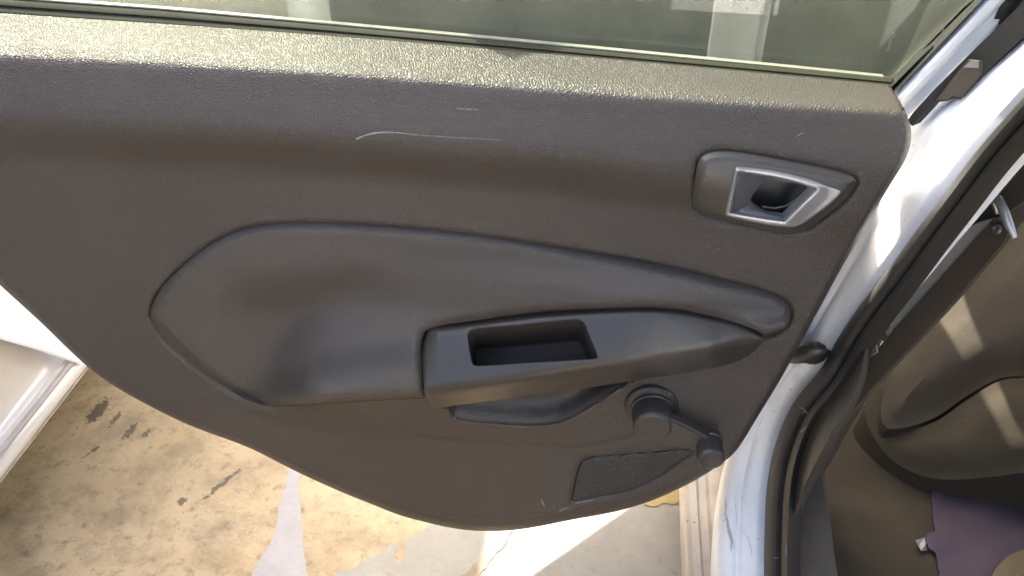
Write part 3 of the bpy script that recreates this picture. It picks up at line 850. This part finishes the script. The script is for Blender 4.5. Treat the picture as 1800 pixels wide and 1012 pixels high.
# the painted jamb runs from the seal outwards and behind the door edge
lline = catmull([(1960, -60 + 20), (1850, 5), (1755, 75), (1675, 140), (1590, 220), (1535, 330), (1470, 450), (1430, 525), (1395, 590), (1370, 630), (1345, 668), (1320, 715), (1304, 750), (1294, 785), (1284, 820), (1273, 890), (1268, 957), (1267, 1012), (1266, 1080), (1264, 1160)], 10, False)
n = 90
def resample(p, n):
    s = np.concatenate([[0], np.cumsum(np.linalg.norm(np.diff(p, axis=0), axis=1))]); q = np.linspace(0, s[-1], n)
    return np.stack([np.interp(q, s, p[:, 0]), np.interp(q, s, p[:, 1])], 1)
B = resample(bline, n); Lf = resample(lline, n)
rows = []
def jamb(u, bulge):
    r = []
    for i in range(n):
        a = bpt(*B[i]); b = None
        # outer edge lies a little further out and forward than the seal edge
        w_ = lin(640, 860, B[i][1])
        pl = on(Lf[i][0], Lf[i][1], Vector((-0.55, -0.83, 0)).normalized() * (1 - w_) + Vector((-0.25, -0.10, 0.96)) * w_, a)
        if w_ < 1: pl = at_y(Lf[i][0], Lf[i][1], 0.03).lerp(pl, w_)
        p = a.lerp(pl, u) + Vector((-0.35, -0.35, 0.5)) * bulge
        r.append(p)
    return r
rows = [[p + Vector((0.04, 0.004, -0.016)) for p in jamb(0, 0)], [p + Vector((0.016, -0.002, -0.004)) for p in jamb(0, 0)], jamb(0.05, 0.001), jamb(0.12, 0.002), jamb(0.3, 0.004), jamb(0.5, 0.004), jamb(0.53, 0.001), jamb(0.60, 0.001), jamb(0.63, 0.004), jamb(0.85, 0.003), jamb(0.97, 0.0)]
rows.append([p + Vector((-0.004, 0.01, -0.012)) for p in jamb(1.0, 0)])
rows.append([p + Vector((-0.002, 0.03, -0.06)) for p in jamb(1.0, 0)])
jamb_ob = loft('pillar_and_sill', rows, M['sill'], car, ang=70)
# dusty lower rocker, seen past the sill
rk = [(0.240, 0.27), (0.205, 0.262), (0.200, 0.240), (0.190, 0.228), (0.184, 0.226), (0.180, 0.219), (0.170, 0.216), (0.166, 0.222), (0.156, 0.222), (0.150, 0.214), (0.148, 0.190), (0.152, 0.14), (0.17, 0.10), (0.22, 0.10)]
rows = [[(x + 0.012 * max(0, y - 0.1), y, z) for x, z in rk] for y in np.linspace(-1.2, 0.5, 40)]
loft('rocker', rows, M['dirty'], car, ang=40)
# door seal: soft rubber bulb along the jamb
def seal_row(f, lift, deep):
    f = f + 10
    return [bpt(B[i][0] + f * sx[i], B[i][1] + f * sy[i], deep) + Vector((-0.6, -0.5, 0.4)) * lift for i in range(n)]
tt = np.gradient(B, axis=0); sx = -tt[:, 1]; sy = tt[:, 0]
sg = np.sign(sx); ln = np.hypot(sx, sy); sx = sx / ln * sg; sy = sy / ln * sg
seal = loft('door_seal', [seal_row(-3, -0.006, 0), seal_row(-1, 0.003, 0), seal_row(6, 0.008, 0), seal_row(14, 0.009, 0.0), seal_row(22, 0.006, 0.002), seal_row(26, 0.001, 0.004), seal_row(30, 0.003, 0.004), seal_row(40, 0.003, 0.006), seal_row(48, -0.002, 0.012), seal_row(52, -0.012, 0.02)], M['rubber'], car, ang=60)
# plastic pillar and sill lining inside the seal
wf = 1 + 0.7 * smooth(540, 700, B[:, 1]) * (1 - smooth(730, 960, B[:, 1]))
def lin_row(f, lift, deep):
    f = f + 6
    return [bpt(B[i][0] + f * wf[i] * sx[i], B[i][1] + f * wf[i] * sy[i], deep) + Vector((-0.6, -0.5, 0.4)) * lift for i in range(n)]
rows = [seal_row(42, -0.012, 0.018), seal_row(44, 0.0, 0.012), lin_row(48, 0.002, 0.014), lin_row(52, 0.001, 0.020), lin_row(54, -0.004, 0.05), lin_row(56, -0.02, 0.12)]
loft('pillar_lining', rows, M['interior'], car, ang=60)
# scuffed sill plate, narrowing upwards
def zp(px, py, z): return at_z(px, py, z)
SP = catmull([(1430, 772), (1440, 800), (1450, 880), (1458, 950), (1470, 1030), (1480, 1100), (1392, 1100), (1392, 1012), (1394, 930), (1402, 860), (1415, 805)], 10, True, (0, 5, 6))
def zplane(z0, k=0.0):
    def f(X, Y, Hh):
        return np.array([tuple(at_z(float(a), float(b), z0) + Vector((0, 0, 0))) for a, b in zip(X, Y)])
    return f
def gplane(nv, p0):
    def f(X, Y, Hh):
        return np.array([tuple(on(float(a), float(b), nv, p0) + Vector(nv).normalized() * float(h)) for a, b, h in zip(X, Y, Hh)])
    return f
patch('sill_plate', SP, lambda x, y: 0.002 * np.sin(x * 0.05), M['sillplate'], car, 12, back=0.01, plane=gplane((-0.35, -0.1, 0.93), at_z(1420, 960, 0.315)), backvec=(0.01, 0, -0.02))
patch('sill_plate_tip', np.array([(1441, 752), (1447, 782), (1430, 781)]), lambda x, y: 0 * x, M['sillplate'], car, 12, back=0.005, plane=gplane((-0.35, -0.1, 0.93), at_z(1440, 770, 0.36)))
# floor pan, tunnel side, dash and roof: the rest of the cabin
box('floor_pan', (0.24, -1.1, 0.17), (1.55, 1.25, 0.20), M['carpet'], car, 0.01)
box('roof', (0.34, -1.3, 1.42), (1.46, 0.75, 1.46), M['white'], car, 0.01)
box('far_side', (1.50, -1.3, 0.15), (1.58, 1.3, 0.92), M['interior'], car, 0.01)
box('bulkhead', (0.24, 1.25, 0.15), (1.55, 1.35, 0.98), M['interior'], car, 0.02)
# centre pillar above the jamb
solid('centre_pillar', [(0.262, 0.05, 0.62), (0.262, 0.18, 0.62), (0.30, 0.17, 0.92), (0.37, -0.02, 1.42), (0.37, -0.12, 1.42), (0.30, 0.02, 0.92)], (0.06, 0, 0), M['rubber'], car, 0.008)
box('front_wing', (0.17, 0.98, 0.22), (0.30, 2.2, 0.92), M['white'], car, 0.02)
box('rear_wing', (0.18, -2.1, 0.22), (0.30, -0.80, 0.95), M['white'], car, 0.03)
solid('rear_pillar', [(0.24, -0.95, 0.93), (0.24, -2.0, 0.93), (0.36, -1.6, 1.44), (0.36, -1.05, 1.44)], (0.04, 0, 0), M['white'], car, 0.004)
solid('sun_block_pillar', [(0.24, 0.66, 0.86), (0.24, 1.45, 0.93), (0.36, 0.62, 1.42), (0.36, 0.45, 1.42)], (0.04, 0, 0), M['interior'], car, 0.004)  # unseen filled-in front pillar, added to keep sun off the seat
# ---- black shut-gap strip and striker block above the jamb
def bodyq(name, pts, m, dx, parent, thick=0.012, sharp=None, st=12):
    p = catmull(pts, st, True, tuple(range(len(pts))) if sharp is None else sharp)
    return patch(name, p, lambda x, y: 0 * x, m, parent, 18, back=thick, plane=gplane((-0.55, -0.83, 0), at_y(1640, 180, -0.02) + Vector((dx, 0, 0))), backvec=(thick * 0.75, thick * 0.66, 0))
gap = bodyq('shut_gap_seal', [(1594, 212), (1606, 197), (1640, 160), (1700, 100), (1803, 0), (1900, -100), (1990, -100), (1800, 64), (1727, 133), (1688, 175), (1672, 171), (1664, 178), (1645, 180), (1640, 182), (1603, 222)], M['rubber'], 0.012, car)
bodyq('striker_block', [(1646, 176), (1672, 142), (1700, 106), (1722, 108), (1722, 132), (1690, 172), (1674, 169), (1664, 176)], M['interior'], 0.004, gap, 0.01)
bodyq('label_sticker', [(1693, 119), (1706, 107), (1719, 108), (1719, 120)], M['label'], 0.0015, gap, 0.0012)
# ---- check strap: grimy rubber boot between jamb and door
bx = lambda px, py, d: at_y(px, py, d)
boot = tube('check_strap', [bx(1384, 634, 0.004), bx(1398, 628, -0.004), bx(1412, 622, -0.012), bx(1426, 616, -0.018), bx(1440, 614, -0.022), bx(1450, 615, -0.022)], [0.0035, 0.0085, 0.0118, 0.0120, 0.0105, 0.0060], M['crank'], car, 16, (1, 0.8))
solid('strap_plate', [bx(1396, 607, 0.012), bx(1412, 601, 0.010), bx(1430, 600, 0.008), bx(1454, 606, 0.004), bx(1456, 616, 0.002), bx(1440, 632, 0.0), bx(1424, 637, 0.002), bx(1404, 632, 0.008)], (0.002, -0.008, 0.002), M['seal'], boot, 0.002)
solid('strap_plate', [bx(1411, 602, -0.016), bx(1421, 600, -0.016), bx(1434, 612, -0.016), bx(1438, 618, -0.016), bx(1430, 620, -0.016), bx(1416, 612, -0.016)], (0.001, -0.005, 0.002), M['sillplate'], boot, 0.0015)
# grime and chips on the painted sill, laid on its surface
def decal(name, target, pts, wpx, m, rag=0.6, step=2.5):
    me = target.data; off = world_origin(target)
    tree = BVHTree.FromPolygons([v.co + off for v in me.vertices], [tuple(p.vertices) for p in me.polygons])
    p = catmull(pts, step, False)
    t = np.gradient(p, axis=0); nn = np.stack([-t[:, 1], t[:, 0]], 1); nn /= np.linalg.norm(nn, axis=1)[:, None] + 1e-9
    ww = np.interp(np.linspace(0, 1, len(p)), np.linspace(0, 1, len(wpx)), wpx)
    rows = []
    for sgn in (1, -1):
        q = p + nn * (sgn * ww * rng.uniform(1 - rag, 1.0, len(p)))[:, None]
        row = []
        for a_, b_ in q:
            d_ = ray(a_, b_).normalized()
            hit = tree.ray_cast(CAM, d_)
            if hit[0] is None: return None
            row.append(hit[0] - d_ * 0.0009)
        rows.append(row)
    return loft(name, rows, m, target)
JAMB = jamb_ob
for pts, wd in (([(1276, 902), (1279, 918), (1282, 935), (1286, 952), (1285, 968)], [0.8, 3.5, 4.5, 3.0, 0.6]), ([(1275, 870), (1276, 890), (1274, 905)], [0.3, 1.6, 0.8]), ([(1281, 930), (1287, 945), (1291, 962)], [0.3, 1.0, 0.4]),
                ([(1305, 930), (1313, 942), (1320, 962), (1322, 978)], [0.3, 0.7, 0.8, 0.3]), ([(1290, 860), (1293, 890), (1295, 920)], [0.2, 0.5, 0.2]), ([(1306, 850), (1303, 880)], [0.2, 0.4]), ([(1356, 722), (1362, 723), (1368, 724)], [0.3, 0.7, 0.3])):
    decal('grime_streak', JAMB, pts, wd, M['grime'])
for pts, wd in (([(1419, 716), (1426, 721), (1432, 727)], 1.5), ([(1424, 728), (1430, 722)], 0.8), ([(1421, 760), (1427, 754), (1432, 752)], 1.0), ([(1395, 955), (1397, 972)], 0.8), ([(1374, 977), (1382, 977)], 0.6)):
    tube('lint', [bpt(a, b, 0.0) + Vector((-0.012, -0.012, 0.012)) for a, b in pts], wd * 0.0004, M['label'], seal, 6)

# ================================================================== INSIDE THE CAR
seat = None
def seat_patch(name, pts, nv, p0, m, parent, bul=0.03, sharp=(), back=(0.0, 0.02, -0.12), sp=18):
    p = catmull(pts, 14, True, sharp)
    return patch(name, p, lambda x, y: bul * smooth(0, 60, seg_dist(p, x, y)), m, parent, sp, [(p, [6, 14, 24, -6, -14, -24])], back=0.1, plane=gplane(nv, p0), backvec=back)
seat = seat_patch('seat', [(1612, 590), (1680, 520), (1760, 430), (1850, 350), (1960, 330), (1960, 640), (1820, 660), (1760, 664), (1700, 695), (1640, 735), (1560, 752), (1548, 715), (1568, 660)], Vector((-0.25, -0.35, 0.9)), at_z(1700, 580, 0.36), M['fabric'], car)
seat_patch('seat_side', [(1560, 650), (1548, 715), (1556, 760), (1640, 742), (1700, 702), (1760, 668), (1830, 662), (1960, 645), (1960, 800), (1800, 830), (1640, 840), (1560, 800), (1520, 720)], Vector((-0.5, -0.6, 0.62)), at_z(1640, 760, 0.28), M['carpet'], seat, 0.012)
# dark strap with its bolt and bright anchor loop
SPN, SPP = Vector((-0.80, -0.45, 0.35)), at_x(1650, 500, 0.335)
sg_ = gplane(SPN, SPP)
def spatch(name, pts, m, parent, h=0.0, th=0.006, sharp=None):
    p = catmull(pts, 10, True, tuple(range(len(pts))) if sharp is None else sharp)
    return patch(name, p, lambda x, y: 0 * x + h, m, parent, 16, back=th, plane=sg_, backvec=tuple(-SPN.normalized() * th))
belt2 = spatch('seat_belt', [(1752, 384), (1766, 392), (1776, 410), (1770, 425), (1700, 508), (1664, 548), (1600, 615), (1530, 690), (1460, 775), (1410, 800), (1400, 770), (1440, 735), (1500, 670), (1573, 582), (1640, 508), (1724, 414)], M['strap'], car, 0.004)
pb = lambda x, y, h: on(x, y, SPN, SPP) + SPN.normalized() * h
lathe('bolt', pb(1758, 404, 0.004), SPN, [(0.0, 0.0), (0.0048, 0.0), (0.0050, 0.002), (0.0040, 0.0035), (0.0022, 0.0035), (0.0018, 0.0022), (0.0, 0.0022)], M['steel'], belt2, 24)
tube('anchor_loop', [pb(1756, 376, 0.002), pb(1755, 358, 0.006), pb(1760, 349, 0.010), pb(1768, 353, 0.012), pb(1777, 372, 0.012), pb(1785, 398, 0.010), pb(1788, 418, 0.004)], [0.0022, 0.0030, 0.0036, 0.0042, 0.0044, 0.0040, 0.0024], M['chrome'], belt2, 14)
ss = lambda n_, pts, m, h=0.0, sh=None: spatch(n_, pts, m, car, h, 0.004, sh)
ss('door_strip', [(1750, 383), (1722, 392), (1695, 405), (1680, 422), (1640, 472), (1566, 566), (1568, 580), (1576, 584), (1640, 510), (1724, 416)], M['strip'], 0.002)
ss('pillar_cover', [(1560, 560), (1690, 395), (1830, 235), (1960, 100), (2000, 240), (1830, 330), (1790, 345), (1750, 372), (1722, 384), (1690, 400), (1620, 500), (1560, 580)], M['interior'], -0.016)
tube('seam_rib', [pb(1690, 392, -0.013), pb(1740, 330, -0.013), pb(1800, 262, -0.013), pb(1860, 200, -0.013)], 0.0012, M['seal'], car, 8)
# small bright catch
cat = spatch('latch_plate', [(1553, 587), (1560, 582), (1567, 592), (1562, 600), (1557, 598)], M['steel'], car, 0.006, 0.004)
tube('catch_loop', [pb(1534, 622, 0.004), pb(1541, 612, 0.007), pb(1544, 602, 0.008), pb(1550, 610, 0.008), pb(1549, 618, 0.006), pb(1538, 624, 0.005)], 0.0013, M['steel'], cat, 8)
# purple cloth and a scrap on the carpet
cl_ = [(1641, 842), (1660, 837), (1720, 838), (1800, 839), (1900, 836), (1960, 1060), (1830, 1080), (1760, 1060), (1653, 1036), (1649, 1000), (1645, 973), (1636, 968), (1624, 950), (1628, 939), (1642, 935), (1639, 905), (1636, 880)]
CL = catmull(cl_, 6, True, tuple(range(len(cl_))))
CL = CL + rng.normal(0, 0.8, CL.shape)
cz = 0.204
cloth = patch('floor_cloth', CL, lambda x, y: 0.003 + 0.003 * np.sin(x * 0.05) * np.cos(y * 0.06), M['mat'], None, 14, back=0.003, plane=gplane((0, 0, 1), (0, 0, cz)), backvec=(0, 0, -0.003))
cloth['label'] = 'dull purple cloth lying on the dark car floor'; cloth['category'] = 'cloth'
scrap = patch('paper_scrap', np.array([(1606, 955), (1622, 950), (1630, 966), (1618, 970)]), lambda x, y: 0.004 + 0.004 * np.sin(x * 0.4), M['strip'], None, 5, back=0.001, plane=gplane((0, 0, 1), (0, 0, cz)), backvec=(0, 0, -0.001))
scrap['label'] = 'tiny beige paper scrap beside the purple cloth'; scrap['category'] = 'scrap'

MT = catmull([(1742, 1014), (1760, 992), (1785, 978), (1830, 966), (1900, 980), (1900, 1090), (1760, 1090), (1736, 1050)], 8, True)
mat_ = patch('floor_mat', MT, lambda x, y: 0.010 + 0.004 * np.sin(x * 0.04), M['khaki'], None, 14, back=0.006, plane=gplane((0, 0, 1), (0, 0, cz)), backvec=(0, 0, -0.006))
mat_['label'] = 'khaki rounded mat edge overlapping the purple cloth'; mat_['category'] = 'mat'

# ================================================================== FRONT DOOR (seen through the pane)
HG, FR = Vector((0.16, 0.95, 0)), Vector((-0.42, 0.38, 0))
du = (FR - HG).normalized(); dn = Vector((-du.y, du.x, 0))
if dn.dot(CAM - HG) < 0: dn = -dn          # towards the photographer: the inner side
LD = (FR - HG).length
def fp(u, z, d=0.0): return HG + du * (u * LD) + Vector((0, 0, z)) + dn * d
fd = solid('door', [fp(0, 0.46, -0.05), fp(0.12, 0.43, -0.05), fp(0.93, 0.435, -0.05), fp(1.0, 0.5, -0.05), fp(1.0, 0.94, -0.05), fp(0, 0.90, -0.05)], -dn * 0.06 + dn * 0.12, M['white'], car, 0.012, label='open front door seen through the tinted glass')
solid('trim_panel', [fp(0.02, 0.48, 0.023), fp(0.93, 0.455, 0.023), fp(0.965, 0.52, 0.023), fp(0.965, 0.925, 0.023), fp(0.02, 0.885, 0.023)], dn * 0.03, M['trim'], fd, 0.01)
solid('armrest', [fp(0.15, 0.66, 0.052), fp(0.80, 0.70, 0.052), fp(0.80, 0.74, 0.052), fp(0.15, 0.72, 0.052)], dn * 0.05, M['smooth'], fd, 0.012)
solid('release_handle', [fp(0.20, 0.79, 0.052), fp(0.34, 0.79, 0.052), fp(0.34, 0.83, 0.052), fp(0.20, 0.84, 0.052)], dn * 0.006, M['satin'], fd, 0.002)
solid('window_glass', [fp(0.02, 0.88, -0.03), fp(0.98, 0.92, -0.03), fp(0.93, 1.36, -0.03), fp(0.42, 1.36, -0.03)], -dn * 0.004, M['clear'], fd, 0)
tube('window_frame', [fp(0.0, 0.90, -0.03), fp(0.42, 1.38, -0.03), fp(0.94, 1.38, -0.03), fp(0.985, 0.92, -0.03)], 0.022, M['rubber'], fd, 8)
lathe('latch', fp(1.0, 0.76, 0.0), du, [(0.0, 0.014), (0.03, 0.014), (0.03, 0.0)], M['dark'], fd, 16)

# ================================================================== NEIGHBOURING CAR
nb = thing('parked_car', 'pale silver parked car beyond the door, its sunlit side painted white', 'car', (-1.7, 0.8, 0.0))
def nprof(z):
    zz = [0.16, 0.172, 0.186, 0.198, 0.206, 0.214, 0.222, 0.228, 0.26, 0.32, 0.42, 0.55, 0.70, 0.85, 0.93]
    xx = [-0.905, -0.888, -0.882, -0.886, -0.895, -0.893, -0.894, -0.905, -0.912, -0.905, -0.892, -0.886, -0.888, -0.905, -0.93]
    return np.interp(z, zz, xx)
zs = [0.15, 0.16, 0.172, 0.180, 0.186, 0.192, 0.198, 0.206, 0.214, 0.222, 0.228, 0.24, 0.26, 0.29, 0.32, 0.37, 0.42, 0.48, 0.55, 0.63, 0.70, 0.78, 0.85, 0.90, 0.93]
ys = np.linspace(-1.6, 3.2, 50)
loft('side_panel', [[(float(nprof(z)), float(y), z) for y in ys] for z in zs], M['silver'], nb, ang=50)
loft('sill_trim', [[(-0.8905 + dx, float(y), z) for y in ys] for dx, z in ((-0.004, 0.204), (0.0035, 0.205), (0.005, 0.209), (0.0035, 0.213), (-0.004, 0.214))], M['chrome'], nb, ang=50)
# sunlit part of the side painted white above darker silver, split along the shadow line
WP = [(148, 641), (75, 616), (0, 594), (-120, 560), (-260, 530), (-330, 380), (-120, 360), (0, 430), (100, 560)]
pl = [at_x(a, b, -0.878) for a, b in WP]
solid('sunlit_panel', pl, (-0.012, 0, 0), M['white'], nb, 0.003)
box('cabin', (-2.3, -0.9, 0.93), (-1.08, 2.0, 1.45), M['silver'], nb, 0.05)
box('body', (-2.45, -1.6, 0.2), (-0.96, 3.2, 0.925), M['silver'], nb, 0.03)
box('side_window', (-1.085, 0.3, 0.96), (-1.07, 1.5, 1.32), M['clear'], nb, 0.004)
for yy in (-1.0, 2.4):
    wh = lathe('wheel', (-1.16, yy, 0.30), (1, 0, 0), [(0.0, 0.0), (0.295, 0.0), (0.30, 0.03), (0.30, 0.17), (0.28, 0.19), (0.20, 0.19), (0.19, 0.17), (0.0, 0.18)], M['rubber'], nb, 40)
